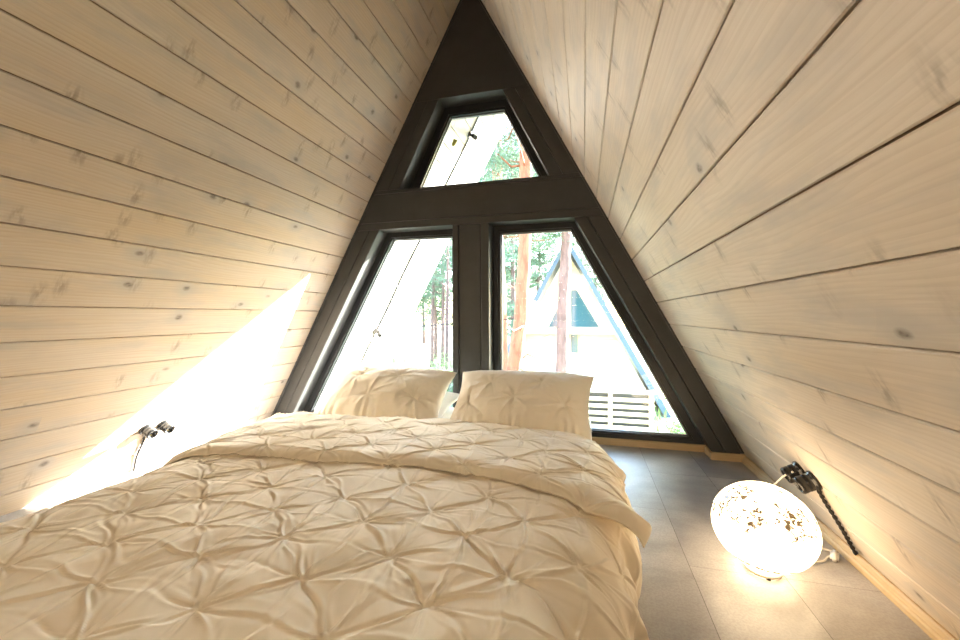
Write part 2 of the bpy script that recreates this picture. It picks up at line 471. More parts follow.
# small yellow-green arrow sticker on the upper pane
bm = bmesh.new()
ca, sa = math.cos(-.42), math.sin(-.42)
pts = [(-.012, .020), (.012, .020), (.012, -.010), (0, -.024), (-.012, -.010)]
prism(bm, [(-.160 + (x * ca - z * sa) * 1.15, 1.988 + (x * sa + z * ca) * 1.15) for x, z in pts], YR + .0392, YR + .0398)
o = bm_obj('sticker', bm, M_STICK, W1); o.matrix_parent_inverse = Matrix.Translation((0, -YR, 0)); o['label'] = 'small yellow-green arrow sticker on the upper pane'

# ------------------------------------------------------------------ things on the outside eaves: a cable and two little fittings
def slope_pt(side, zz, y, h=0.0):
    n = Vector((-side / SL, 0, -K / SL)); return Vector((side * xw(zz), y, zz)) + n * h
bm = bmesh.new()
tube(bm, [slope_pt(-1, zz, 3.39 + .008 * math.sin(zz * 9), .006) for zz in np.linspace(2.85, -1.2, 40)], .0065, 6)
tag(bm_obj('eaves_cable', bm, M_BLACK), 'thin black cable running down the white eaves boards outside', 'cable')
def eaves_spot(zz, y, label):
    root = empty('eaves_spotlight', slope_pt(-1, zz, y)); tag(root, label, 'spotlight', 'spotlights on the outside eaves')
    base = root.location.copy(); inv = Matrix.Translation(-base)
    n = Vector((1 / SL, 0, -K / SL)); q = n.to_track_quat('Z', 'Y').to_matrix().to_4x4()
    bm = bmesh.new(); lathe(bm, [(0, 0), (.032, 0), (.032, .012), (.012, .014), (.010, .05), (0, .05)], Matrix.Translation(base) @ q, 20)
    o = bm_obj('mount', bm, M_BLACK, root); o.matrix_parent_inverse = inv
    d = Vector((.55, -.55, -.62)).normalized(); q2 = d.to_track_quat('Z', 'Y').to_matrix().to_4x4()
    bm = bmesh.new(); lathe(bm, [(0, -.045), (.020, -.045), (.024, -.03), (.024, .045), (.020, .045), (.018, .035), (0, .033)], Matrix.Translation(base + n * .050) @ q2 @ Matrix.Scale(.8, 4), 20)
    o = bm_obj('spotlight_head', bm, M_BLACK, root); o.matrix_parent_inverse = inv
    return root
eaves_spot(2.405, 3.385, 'small black spotlight on the eaves seen through the upper window')
eaves_spot(.66, 3.37, 'small black spotlight on the eaves seen through the lower left window')

# ------------------------------------------------------------------ bed
bed = empty('bed', (0, 1.2, 0)); tag(bed, 'low double bed under a cream duvet, mattress end at the window wall', 'bed')
def bsub(nm, bm, m, smooth=False):
    o = bm_obj(nm, bm, m, bed, smooth); o.matrix_parent_inverse = Matrix.Translation((0, -1.2, 0)); return o
bm = bmesh.new(); box(bm, (0, 1.24, .045), (1.36, 2.06, .09), bev=.01); bsub('bed_base', bm, M_DARK)
bm = bmesh.new(); box(bm, (0, 1.25, .158), (1.44, 2.14, .132), bev=.03); bsub('mattress', bm, M_MATTRESS, True)
bm = bmesh.new(); box(bm, (.0, 2.02, .205), (1.475, .62, .06), bev=.022); bsub('fitted_sheet', bm, M_SHEET, True)

# pinch-pleated cotton: pinches on a diamond lattice, folds radiating from each pinch
LX, LY = .1255, .1065
class Pleats:
    def __init__(self, ox, oy, seed, x0, x1, y0, y1, amp=1.0):
        R = np.random.default_rng(seed); self.P = []
        for i in range(-40, 41):
            for j in range(-40, 41):
                if (i + j) % 2: continue
                x, y = ox + i * LX, oy + j * LY
                if x0 - .2 < x < x1 + .2 and y0 - .2 < y < y1 + .2:
                    self.P.append((x + R.normal(0, .006), y + R.normal(0, .006)))
        self.amp = amp
        self.rays = []
        base = [math.atan2(sy * LY, sx * LX) for sx, sy in ((1, 1), (-1, 1), (-1, -1), (1, -1))] + [0, math.pi / 2, math.pi, -math.pi / 2]
        for p in self.P:
            rr = []
            for q, a in enumerate(base):
                rr.append((a + R.normal(0, .10), (.0052 if q < 4 else .0040) * R.uniform(.4, 1.4), R.uniform(.08, .16), R.choice([-1., 1.], p=[.3, .7])))
            for q in range(9):
                rr.append((R.uniform(-math.pi, math.pi), .0030 * R.uniform(.4, 1.3), R.uniform(.05, .13), R.choice([-1., 1.], p=[.4, .6])))
            self.rays.append(rr)
    def height(self, X, Y):
        H = np.zeros_like(X); D = np.full_like(X, 9.)
        for (px, py), rays in zip(self.P, self.rays):
            dx, dy = X - px, Y - py; m = (np.abs(dx) < .2) & (np.abs(dy) < .2)
            if not m.any(): continue
            ax, ay = dx[m], dy[m]; d = np.hypot(ax, ay); h = np.zeros_like(d)
            for (a, b, ln, sg) in rays:
                al = ax * math.cos(a) + ay * math.sin(a); t = -ax * math.sin(a) + ay * math.cos(a)
                t = t + .006 * np.sin(al * 38 + a * 7)
                w = .0024 + .032 * np.clip(al, 0, 1)
                f = np.where(al > 0, np.exp(-(np.clip(al, 0, 9) / ln) ** 2) * np.clip(al / .012, 0, 1), 0)
                u = t / w
                prof = np.exp(-np.abs(u) ** 1.5) - .35 * np.exp(-((u - 1.6) / .9) ** 2)
                h += sg * b * f * prof
            H[m] += h; D[m] = np.minimum(D[m], d)
        H += .0075 * (1 - np.exp(-(D / .05) ** 1.3)) - .002 * np.exp(-(D / .010) ** 2)
        return H * self.amp
def vnoise(X, Y, sx, sy, seed):
    """cheap smooth value noise"""
    R = np.random.default_rng(seed); T = R.uniform(-1, 1, (64, 64))
    x, y = X * sx + 200, Y * sy + 200
    i, j = np.floor(x).astype(int), np.floor(y).astype(int); fx, fy = x - i, y - j
    fx, fy = fx * fx * (3 - 2 * fx), fy * fy * (3 - 2 * fy)
    g = lambda a, b: T[a % 64, b % 64]
    return (g(i, j) * (1 - fx) + g(i + 1, j) * fx) * (1 - fy) + (g(i, j + 1) * (1 - fx) + g(i + 1, j + 1) * fx) * fy
def sstep(a, b, x):
    t = np.clip((x - a) / (b - a), 0, 1); return t * t * (3 - 2 * t)
def profile(y):
    """cross section of the bedclothes at depth y: control points left floor -> top -> right floor"""
    wl = .10 * float(sstep(1.0, 1.75, y)); zr = .0
    r = .02 * math.sin(y * 5.1) + .012 * math.sin(y * 11 + 1)
    hr = float(sstep(1.45, 1.9, y)) * .07
    fr = .035 * float(sstep(1.0, 1.3, y))
    ztop = .298 - .022 * float(sstep(1.35, 1.9, y))
    return [(-.86 - wl - r, .012), (-.865 - wl - r, .06), (-.84 - wl, .15), (-.77 - wl, .235), (-.66 - wl, ztop - .012), (-.45, ztop),
            (0, ztop + .006), (.45, ztop), (.64 - hr * .4, ztop - .010), (.745 - hr + fr, .240), (.805 - hr + fr, .155), (.815 - hr + fr + r, .06), (.805 - hr + fr + r, .012)]
S0 = -1.06; S1 = 1.06
def section(y, n):
    P = smooth_pts([(x, 0, z) for x, z in profile(y)], 10)
    x = np.array([p.x for p in P]); z = np.array([p.z for p in P])
    s = np.concatenate([[0], np.cumsum(np.hypot(np.diff(x), np.diff(z)))])
    s0 = np.interp(0, x[20:100], s[20:100])
    return s - s0, x, z
def cloth(name, svals, yvals, pleat, lift, parent, inv, mat, extra=None, edge=None, swap=None):
    """sheet laid over the section; svals measured across from the middle, yvals along the bed"""
    nS, nY = len(svals), len(yvals)
    X = np.zeros((nY, nS)); Z = np.zeros_like(X); NX = np.zeros_like(X); NZ_ = np.zeros_like(X)
    Sg, Yg = np.meshgrid(svals, yvals)
    Yq = Yg.copy() if edge is None else edge(Sg, Yg)
    for j in range(nY):
        # sections vary slowly with y: evaluate at the row's mean depth
        s, x, z = section(float(Yq[j].mean()), nS)
        X[j] = np.interp(svals, s, x); Z[j] = np.interp(svals, s, z)
        over = np.clip(svals - s[-1], 0, None)
        tx = np.gradient(X[j], svals); tz = np.gradient(Z[j], svals); l = np.hypot(tx, tz) + 1e-9
        NX[j], NZ_[j] = -tz / l, tx / l
    H = pleat.height(Sg, Yq)
    side = sstep(.76, .92, np.abs(Sg))
    H = H * (1 - .35 * side) + lift(Sg, Yq)
    H += .004 * vnoise(Sg, Yq, 9, 9, 5) + .0022 * vnoise(Sg, Yq, 26, 22, 6)
    H += side * (.016 * np.sin(Yq * 31 + 2.2 * np.sin(Yq * 7) + Sg * 9) + .008 * np.sin(Yq * 67 + Sg * 25))
    if extra is not None: H += extra(Sg, Yq)
    X = X + NX * H; Z = np.maximum(Z + NZ_ * H, .006)
    V = np.stack([X, Yq, Z], -1).reshape(-1, 3)
    idx = np.arange(nS * nY).reshape(nY, nS)
    F = np.stack([idx[:-1, :-1], idx[:-1, 1:], idx[1:, 1:], idx[1:, :-1]], -1).reshape(-1, 4)
    o = mesh_np(name, V, F, mat, parent, True); o.matrix_parent_inverse = inv
    md = o.modifiers.new('thickness', 'SOLIDIFY'); md.thickness = .004; md.offset = -1
    return o
duvet = empty('duvet', (0, 1.0, 0)); tag(duvet, 'cream pinch-pleated duvet spread over the bed with its top turned back', 'duvet')
DI = Matrix.Translation((0, -1.0, 0))
pl1 = Pleats(.317, .740, 21, -1.1, 1.1, -.1, 1.9)
foot = lambda S, Y: -.20 * (1 - sstep(.02, .26, Y))
head = lambda S, Y: -.035 * sstep(1.70, 1.86, Y)
cloth('duvet_cover', np.linspace(S0, S1, 580), np.linspace(.06, 1.84, 480), pl1, lambda S, Y: 0 * S, duvet, DI, M_DUVET,
      extra=lambda S, Y: foot(S, Y) + head(S, Y) - .012 * sstep(1.17, 1.25, Y))
# the turned-back top: a second layer whose free edge crosses the bed
def fold_edge(S, Y):
    e0 = 1.135 + .035 * np.exp(-((S - .18) / .35) ** 2) - .115 * sstep(.45, 1.0, S) - .06 * sstep(.3, .9, -S) + .008 * np.sin(S * 9)
    e1 = 1.775 + .018 * np.sin(S * 7 + 1)
    return e0 + (e1 - e0) * Y
pl2 = Pleats(.20, 1.30, 33, -1.1, 1.1, .9, 1.9, .95)
def flap_lift(S, Y): return .013 + 0 * S
def flap_extra(S, Y):
    e0 = fold_edge(S, np.zeros_like(S)); e1 = fold_edge(S, np.ones_like(S))
    d = Y - e0; u = e1 - Y
    lift = .020 * (1 - np.exp(-(np.clip(d, 0, 9) / .022) ** 1.2)) - .007 + .003 * np.exp(-((d - .05) / .035) ** 2)
    roll = -.055 * (1 - sstep(0, .055, u))
    tip = .05 * sstep(.70, .835, S) * np.exp(-(d / .11) ** 2)
    return lift + roll + tip
cloth('turned_back_top', np.linspace(-1.02, .835, 500), np.linspace(0, 1, 220), pl2, flap_lift, duvet, DI, M_DUVET, extra=flap_extra, edge=fold_edge)

# ------------------------------------------------------------------ pillows
def pillow_mesh(name, w, h, t, seed, pinches, mat, n=120, m=84):
    R = np.random.default_rng(seed)
    u = np.linspace(-1, 1, n); v = np.linspace(-1, 1, m); U, W = np.meshgrid(u, v)
    # outline pulled in along the sides, corners left as ears
    X = U * w / 2 * (1 - .075 * (1 - W ** 2) * np.abs(U) ** 3) ; Y = W * h / 2 * (1 - .030 * (1 - U ** 2) * np.abs(W) ** 3) - .014 * np.clip(np.abs(U) - .72, 0, 1) / .28 * (W > 0) * W
    T = t / 2 * (np.clip(1 - np.abs(U) ** 2.3, 0, 1) ** .60) * (np.clip(1 - np.abs(W) ** 2.0, 0, 1) ** .58)
    T *= 1 + .10 * vnoise(U, W, 1.6, 1.6, seed) + .0
    front = np.zeros_like(U)
    for (pu, pv) in pinches:
        px, py = pu * w / 2, pv * h / 2; dx, dy = X - px, Y - py; d = np.hypot(dx, dy)
        front -= .020 * np.exp(-(d / .035) ** 1.2)
        for k in range(9):
            a = 2 * math.pi * (k + R.uniform(-.3, .3)) / 9
            al = dx * math.cos(a) + dy * math.sin(a); tt = -dx * math.sin(a) + dy * math.cos(a)
            wd = .003 + .07 * np.clip(al, 0, 1); ln = R.uniform(.06, .13)
            f = np.where(al > 0, np.exp(-(np.clip(al, 0, 9) / ln) ** 2) * np.clip(al / .012, 0, 1), 0)
            front += R.choice([1, 1, -1]) * R.uniform(.005, .011) * f * np.exp(-np.abs(tt / wd) ** 1.5)
    edge = np.clip(1 - np.maximum(np.abs(U), np.abs(W)) ** 8, 0, 1)
    wr = .003 * vnoise(U, W, 7, 5, seed + 1) + .0018 * vnoise(U, W, 18, 12, seed + 2)
    low = .004 * np.sin(U * 40 + 3 * np.sin(U * 9)) * np.exp(-((W + .8) / .18) ** 2)
    Zf = T + (front + wr + low) * edge; Zb = -T * .85
    V = np.concatenate([np.stack([X, Y, Zf], -1).reshape(-1, 3), np.stack([X, Y, Zb], -1).reshape(-1, 3)])
    idx = np.arange(n * m).reshape(m, n)
    q = lambda I: np.stack([I[:-1, :-1], I[:-1, 1:], I[1:, 1:], I[1:, :-1]], -1).reshape(-1, 4)
    F = [tuple(f) for f in q(idx)] + [tuple(f[::-1]) for f in q(idx + n * m)]
    o = mesh_np(name, V, F, mat, None, True)
    bm = bmesh.new(); bm.from_mesh(o.data); bmesh.ops.remove_doubles(bm, verts=bm.verts, dist=1e-5); bm.to_mesh(o.data); bm.free()
    o.data.polygons.foreach_set('use_smooth', np.ones(len(o.data.polygons), dtype=bool))
    return o
def lean(o, c, tilt, yaw=0, roll=0):
    o.matrix_world = Matrix.Translation(c) @ Matrix.Rotation(yaw, 4, 'Z') @ Matrix.Rotation(tilt, 4, 'X') @ Matrix.Rotation(roll, 4, 'Z')
GP = 'pillows leaning at the head of the bed'
a = pillow_mesh('pillow', .76, .46, .21, 3, [(-.46, .40), (.22, .42), (-.12, -.25), (.6, -.25)], M_PILLOW)
lean(a, (-.395, 2.02, .343), math.radians(36), .02, -.01)
tag(a, 'left cream pinch-pleated pillow propped below the left window', 'pillow', GP)
b_ = pillow_mesh('pillow', .73, .46, .22, 9, [(-.42, .34), (.30, .36), (-.05, -.12), (.62, -.2), (-.7, -.2)], M_PILLOW)
lean(b_, (.385, 2.00, .345), math.radians(37), -.02, 0)
tag(b_, 'right cream pinch-pleated pillow propped below the right window', 'pillow', GP)
c = pillow_mesh('pillow', .70, .44, .12, 14, [], M_SHEET, 60, 40)
lean(c, (-.36, 2.13, .285), math.radians(8), -.02)
tag(c, 'plain white pillow lying flat under the left cream pillow', 'pillow', 'plain white pillows underneath')
d = pillow_mesh('pillow', .70, .44, .12, 15, [], M_SHEET, 60, 40)
lean(d, (.385, 2.13, .285), math.radians(8), .02)
tag(d, 'plain white pillow lying flat under the right cream pillow', 'pillow', 'plain white pillows underneath')

# ------------------------------------------------------------------ globe lamp on the floor
LC = Vector((1.24, 1.41, .143))
lamp = empty('globe_lamp', (LC.x, LC.y, 0)); tag(lamp, 'lit white glass globe lamp with brown flecks on the floor', 'lamp')
bm = bmesh.new(); R_, fl = .14, .90
lathe(bm, [(.043, -.135), (.046, -.132), (.046, -R_ * fl * math.cos(math.pi * 4.6 / 48))] + [(0 if i == 48 else R_ * math.sin(math.pi * i / 48), -R_ * fl * math.cos(math.pi * i / 48)) for i in range(5, 49)], n=64)
o = bm_obj('glass_globe', bm, M_GLOBE, lamp, True); o.location = (0, 0, LC.z)
bm = bmesh.new(); lathe(bm, [(.041, .004), (.049, .004), (.050, .012), (.041, .012), (.041, .004)], n=40)
bm_obj('base_ring', bm, simple('ring_metal', (.5, .45, .38), .35, .4), lamp, True)
for k in range(3):
    an = 2 * math.pi * k / 3 + .5
    bm = bmesh.new(); lathe(bm, [(0, 0), (.006, 0), (.006, .006), (0, .006)], n=12)
    f = bm_obj('foot', bm, M_BLACK, lamp); f.location = (.044 * math.cos(an), .044 * math.sin(an), 0)
M_CLEAR = simple('clear_cord', (.70, .66, .58), .25, var=.05)
bm = bmesh.new()
wp = [(1.30, 1.44, .03), (1.37, 1.47, .012), (1.44, 1.50, .006), (1.475, 1.535, .005), (1.505, 1.545, .010), (1.50, 1.57, .008), (1.44, 1.60, .006), (1.36, 1.66, .006), (1.32, 1.72, .010),
      (1.345, 1.70, .10), (1.375, 1.625, .215), (1.392, 1.575, .262)]
tube(bm, [p - Vector((LC.x, LC.y, 0)) for p in smooth_pts(wp, 8)], .0032, 8)
bm_obj('power_cord', bm, M_CLEAR, lamp, True)
bm = bmesh.new(); box(bm, (1.492 - LC.x, 1.535 - LC.y, .011), (.022, .055, .020), Matrix.Rotation(-.5, 3, 'Z'), .006)
o = bm_obj('cord_switch', bm, simple('switch_plastic', (.75, .74, .72), .3), lamp, True); o['label'] = 'pale inline cord switch'

# ------------------------------------------------------------------ wall sockets: two round black ones on each sloping wall, each pair fed by a braided cord
def socket(side, zz, y, label, group, plug=False):
    n = Vector((-side / SL, 0, -K / SL)); p = slope_pt(side, zz, y)
    root = empty('wall_socket', p); tag(root, label, 'socket', group)
    q = n.to_track_quat('Z', 'Y').to_matrix().to_4x4()
    def sub(nm, prof, m, sm=True, parent=root):
        bm = bmesh.new(); lathe(bm, prof, q, 36); return bm_obj(nm, bm, m, parent, sm)
    sub('base', [(0, 0), (.031, 0), (.032, .006), (.030, .010), (.027, .012), (.027, .016), (0, .016)], M_BLACK)
    sub('body', [(0, .014), (.0265, .014), (.0275, .018), (.0275, .030), (.026, .032), (.0275, .034), (.0275, .050), (.025, .054), (.0215, .054), (.020, .048), (.019, .040), (0, .039)], M_BLACK)
    if plug:
        sub('plug', [(0, .034), (.019, .034), (.020, .040), (.020, .058), (.016, .066), (.007, .074), (.0045, .082), (0, .082)], M_CLEAR)
    else:
        for s in (-1, 1):
            bm = bmesh.new(); lathe(bm, [(0, .0385), (.0032, .0385), (.0032, .042), (0, .042)], q @ Matrix.Translation((0, .0095 * s, 0)), 10)
            bm_obj('contact', bm, M_BRASS, root)
    return root
GR, GL = 'round sockets on the right wall', 'round sockets on the left wall'
socket(1, .262, 1.515, 'black round wall socket on the right wall directly above the braided cord', GR)
socket(1, .262, 1.600, 'black round wall socket on the right wall next to the lamp plug, nearer the window', GR)
socket(-1, .232, 1.500, 'black round wall socket on the sunlit left wall above its braided cord', GL)
socket(-1, .232, 1.585, 'black round wall socket on the sunlit left wall nearer the window', GL)
def cord(side, z1, y1, z0, y0, label):
    bm = bmesh.new(); pts = []
    for t in np.linspace(0, 1, 24):
        pts.append(slope_pt(side, z1 + (z0 - z1) * t, y1 + (y0 - y1) * t + .004 * math.sin(t * 8), .008))
    N = 60
    for ph in (0, math.pi):       # two twisted strands
        st = []
        for k in range(N + 1):
            t = k / N; f = t * (len(pts) - 1); i = min(int(f), len(pts) - 2); p = pts[i].lerp(pts[i + 1], f - i)
            a = t * 40 + ph; st.append(p + Vector((0, 1, 0)) * .0032 * math.cos(a) + Vector((-side / SL, 0, -K / SL)) * .0032 * math.sin(a))
        tube(bm, st, .0036, 7)
    return tag(bm_obj('braided_cord', bm, M_CORD, None, True), label, 'cord')
cord(1, .235, 1.512, .038, 1.512, 'black twisted cord running down the right wall to the baseboard')
cord(-1, .205, 1.498, .006, 1.512, 'dark twisted cord running down the sunlit left wall')

# ------------------------------------------------------------------ outside
def bark_mat(name, lo, hi):
    m, nt, b = new_mat(name)
    tc = nd(nt, 'ShaderNodeTexCoord'); o = tc.outputs['Object']
    f = noise_(nt, mapping(nt, o, (9, 9, 2.4)), 1.2, 5, .65, .5)
    vo = nd(nt, 'ShaderNodeTexVoronoi'); vo.inputs['Scale'].default_value = 1; lk(nt, mapping(nt, o, (14, 14, 4)), vo.inputs['Vector'])
    c = ramp(nt, f, [(.3, lo), (.65, hi)])
    c = mixc(nt, math_(nt, 'MULTIPLY', ramp(nt, vo.outputs['Distance'], [(.5, 0), (.8, 1)]), .5), c, [x * .45 for x in lo])
    lk(nt, c, b.inputs['Base Color']); b.inputs['Roughness'].default_value = .9
    bump(nt, b, f, .5, .03); return m
M_BARK = bark_mat('pine_bark_orange', (.19, .06, .03), (.33, .12, .065))
M_BARK2 = bark_mat('pine_bark_grey', (.10, .058, .05), (.19, .12, .105))
M_NEEDLE = simple('pine_needles', (.10, .17, .10), .6, var=.35, scale=3)
M_GRASS = simple('grass_blades', (.16, .27, .07), .7, var=.4, scale=2)
M_SOIL = simple('forest_ground', (.19, .21, .14), .95, var=.4, scale=.9)
M_HOUSE = plank_wood('house_boards', (.74, .63, .48), (.52, .38, .22), (.78, .69, .54), (.60, .52, .42), .7, .4)
M_HTRIM = simple('house_trim_paint', (.05, .085, .13), .5, var=.1)
M_HGLASS = simple('house_glass', (.03, .10, .13), .08, 0, spec=.8)
M_DECK = simple('railing_timber', (.66, .52, .34), .7, var=.15, scale=4)
M_ROOF = simple('roof_metal', (.16, .17, .19), .4, .3)

bm = bmesh.new()
n = 60; gv = []
for j in range(n + 1):
    for i in range(n + 1):
        x, y = -45 + 90 * i / n, -3 + 75 * j / n
        zz = GROUND + .10 * mnoise.noise((x * .25, y * .25, 0)) + max(0, y - 26) * .02
        gv.append(bm.verts.new((x, y, zz)))
for j in range(n):
    for i in range(n):
        a0 = j * (n + 1) + i; bm.faces.new((gv[a0], gv[a0 + 1], gv[a0 + n + 2], gv[a0 + n + 1]))
tag(bm_obj('ground', bm, M_SOIL, None, True), kind='structure')

# grass and low plants: one mass nobody could count
V, F = [], []
R = random.Random(4)
for k in range(9000):
    y = R.uniform(5.5, 26); x = R.uniform(-.75, .42) * y
    zz = GROUND + .10 * mnoise.noise((x * .25, y * .25, 0)); h = R.uniform(.12, .42); a_ = R.uniform(0, 6.28); w = R.uniform(.01, .03)
    b0 = len(V); lx, ly = R.uniform(-.15, .15), R.uniform(-.15, .15)
    V += [(x - w * math.cos(a_), y - w * math.sin(a_), zz), (x + w * math.cos(a_), y + w * math.sin(a_), zz), (x + lx, y + ly, zz + h)]; F.append((b0, b0 + 1, b0 + 2))
o = mesh_np('grass', V, F, M_GRASS); tag(o, 'green grass and low plants growing outside between the pines', 'grass', kind='stuff')

def needles(V, F, c, r, n, R, nw=1.0):
    for _ in range(n):
        d = Vector((R.gauss(0, 1), R.gauss(0, 1), R.gauss(0, .7))).normalized(); s = d.orthogonal().normalized() * R.uniform(.008, .016) * nw
        p = Vector(c) + Vector((R.gauss(0, r * .45), R.gauss(0, r * .45), R.gauss(0, r * .28))); L = r * R.uniform(.35, .8)
        b0 = len(V); V += [tuple(p - s), tuple(p + s), tuple(p + d * L)]; F.append((b0, b0 + 1, b0 + 2))
def pine(name, path, r0, r1, bark, seed, label, group, crown=(3, 9), nb=26, blen=1.6, dead=6, nn=46, spread=1.0, merge=False, nw=1.0):
    """path: trunk centre line (world), branches and needle clumps along it"""
    R = random.Random(seed); P = smooth_pts(path, 6); base = P[0].copy()
    root = empty(name, base); tag(root, label, 'tree', group)
    P = [p - base for p in P]; N = len(P)
    rad = [r0 + (r1 - r0) * (i / (N - 1)) for i in range(N)]; rad[0] *= 1.25
    bm = bmesh.new(); tube(bm, P, rad, 14)
    for v in bm.verts: v.co += Vector((mnoise.noise(v.co * 3 + base), mnoise.noise(v.co * 3 + Vector((9, 2, 1))), 0)) * rad[0] * .12
    bm_obj('trunk', bm, bark, root, True)
    def at(z):
        for i in range(N - 1):
            if P[i + 1].z >= z: t = (z - P[i].z) / max(1e-6, P[i + 1].z - P[i].z); return P[i].lerp(P[i + 1], t)
        return P[-1]
    bmb = bmesh.new() if merge else None; V, F = [], []
    top = P[-1].z
    for k in range(dead + nb):
        live = k >= dead
        z = R.uniform(crown[0], min(crown[1], top)) - base.z * 0 if live else R.uniform(2.0, top * .75)
        a_ = R.uniform(0, 6.283); L = blen * R.uniform(.5, 1.15) * (1 if live else .7)
        d = Vector((math.cos(a_), math.sin(a_), R.uniform(-.25, .35)))
        s = at(z); q = [s]
        for t in (.3, .6, 1): q.append(s + d * L * t + Vector((R.gauss(0, .06), R.gauss(0, .06), R.gauss(0, .08))))
        bq = bmb if merge else bmesh.new()
        tube(bq, q, [.030, .022, .014, .006] if live else [.02, .014, .010, .004], 5)
        if not merge: bm_obj('branch', bq, bark, root, True)
        if live:
            for t in (.45, .7, .9, 1.05):
                for _ in range(2): needles(V, F, s + d * L * t + Vector((R.gauss(0, .22), R.gauss(0, .22), R.gauss(.05, .14))) * spread, .30, nn, R, nw)
    if merge: tag(bm_obj('branches', bmb, bark, root, True), kind='stuff')
    if V: mesh_np('foliage', V, F, M_NEEDLE, root)
    return root
GN = 'pine trees close outside the window'
pine('pine_tree', [(-1.0, 8, -2.25), (-.80, 8, -1.0), (-.63, 8, .1), (-.53, 8, .91), (-.45, 8, 2.49), (-.43, 8, 4.14), (-.40, 8.05, 6.5), (-.45, 8.1, 9)], .155, .11, M_BARK, 5,
     'tall orange-barked pine with a bent trunk close outside the right window', GN, crown=(5.2, 10.8), nb=26, dead=8)
pine('pine_tree', [(.12, 9.5, -2.25), (.2, 9.5, -.49), (.23, 9.5, 1.16), (.32, 9.5, 2.8), (.36, 9.5, 5), (.4, 9.6, 9)], .155, .10, M_BARK2, 6,
     'straight paler pine trunk standing in front of the far cabin', GN, crown=(5.4, 10.8), nb=26, dead=8)
pine('pine_tree', [(-1.22, 10, -2.25), (-1.29, 10, -.6), (-1.36, 10, 1.2), (-1.46, 10, 4.55), (-1.5, 10.1, 8)], .13, .12, M_BARK, 7,
     'slim orange pine half hidden by the left frame of the right window', GN, crown=(4.6, 10), nb=24, dead=6)
GW = 'pines in the wood outside the left window'
for i, (x, y, r, lab) in enumerate([(-8.03, 22, .11, 'thin distant pine trunk, left one of the close pair outside the left window'),
                                    (-7.45, 22.2, .11, 'thin distant pine trunk, right one of the close pair outside the left window'),
                                    (-5.35, 17, .08, 'slender pine beside the mullion outside the left window')]):
    pine('pine_tree', [(x, y, -2.3), (x + .05, y, 1), (x + .1, y, 4), (x, y, 10)], r, r * .6, M_BARK2, 20 + i, lab, GW, crown=(4.2, 12), nb=30, blen=1.9, dead=4, nn=30, spread=1.4)
# the far wood: three kinds, copied
GF = 'far pines at the edge of the wood'; LF = 'distant green pine in the wood behind the nearer trunks'
protos = [pine('pine_tree', [(0, 0, -2.2), (.1, 0, 2), (0, 0, 6), (.1, .1, 13)], .16, .05, M_BARK2, 40 + k, LF, GF, crown=(2.2 + k * .4, 14.8), nb=60, blen=2.2, dead=4, nn=40, spread=1.6, merge=True, nw=2.2) for k in range(3)]
spots = [(-16, 30), (-13.2, 27), (-10.6, 31), (-9.3, 26), (-6.2, 29), (-4.4, 25), (-3.0, 21), (-2.2, 27), (-3.9, 33), (.6, 30), (1.3, 24), (-5.6, 38), (-14.8, 37), (-.2, 38), (-8, 36), (-11.5, 40)]
for i, (x, y) in enumerate(spots):
    if i < 3: r = protos[i]
    else:
        src = protos[i % 3]; r = src.copy(); COL.objects.link(r)
        for ch in src.children: c2 = ch.copy(); COL.objects.link(c2); c2.parent = r
    r.location = (x, y, -2.25); r.rotation_euler = (0, 0, i * 1.3); r.scale = (1, 1, .9 + .05 * (i % 5))
# low shrubs outside the left window
GS = 'leafy shrubs under the trees'
for i, (x, y, s, lab) in enumerate([(-5.2, 12.5, .9, 'low leafy shrub outside the left window, nearest the eaves'), (-4.6, 15, 1.0, 'low leafy shrub outside the left window, beside the mullion'), (2.75, 9.6, .45, 'low green shrub at the right end of the timber railing')]):
    R = random.Random(60 + i); root = empty('shrub', (x, y, GROUND)); tag(root, lab, 'shrub', GS)
    V, F = [], []; bmb = bmesh.new()
    for k in range(14):
        a_ = R.uniform(0, 6.28); q = Vector((math.cos(a_) * R.uniform(.1, .8), math.sin(a_) * R.uniform(.1, .8), R.uniform(.4, 1.2))) * s
        tube(bmb, [(0, 0, -.05), tuple(q * .5 + Vector((0, 0, .1))), tuple(q)], [.014, .01, .004], 5)
        for _ in range(60):
            p = q + Vector((R.gauss(0, .2), R.gauss(0, .2), R.gauss(0, .2))) * s; n1 = Vector((R.gauss(0, 1), R.gauss(0, 1), R.gauss(0, 1))).normalized(); n2 = n1.orthogonal().normalized()
            b0 = len(V); V += [tuple(p - n1 * .035), tuple(p + n2 * .016), tuple(p + n1 * .035), tuple(p - n2 * .016)]; F.append((b0, b0 + 1, b0 + 2, b0 + 3))
    mesh_np('foliage', V, F, M_GRASS, root); bm_obj('stems', bmb, M_BARK2, root)
# cable between the trees
bm = bmesh.new(); tube(bm, [(-9 + t * 8.2, 9.2 , .30 + .43 * t - .25 * math.sin(math.pi * t) * .3) for t in np.linspace(0, 1, 20)], .012, 6)
tag(bm_obj('overhead_cable', bm, M_BLACK), 'thin dark cable strung between the trees outside the left window', 'cable')

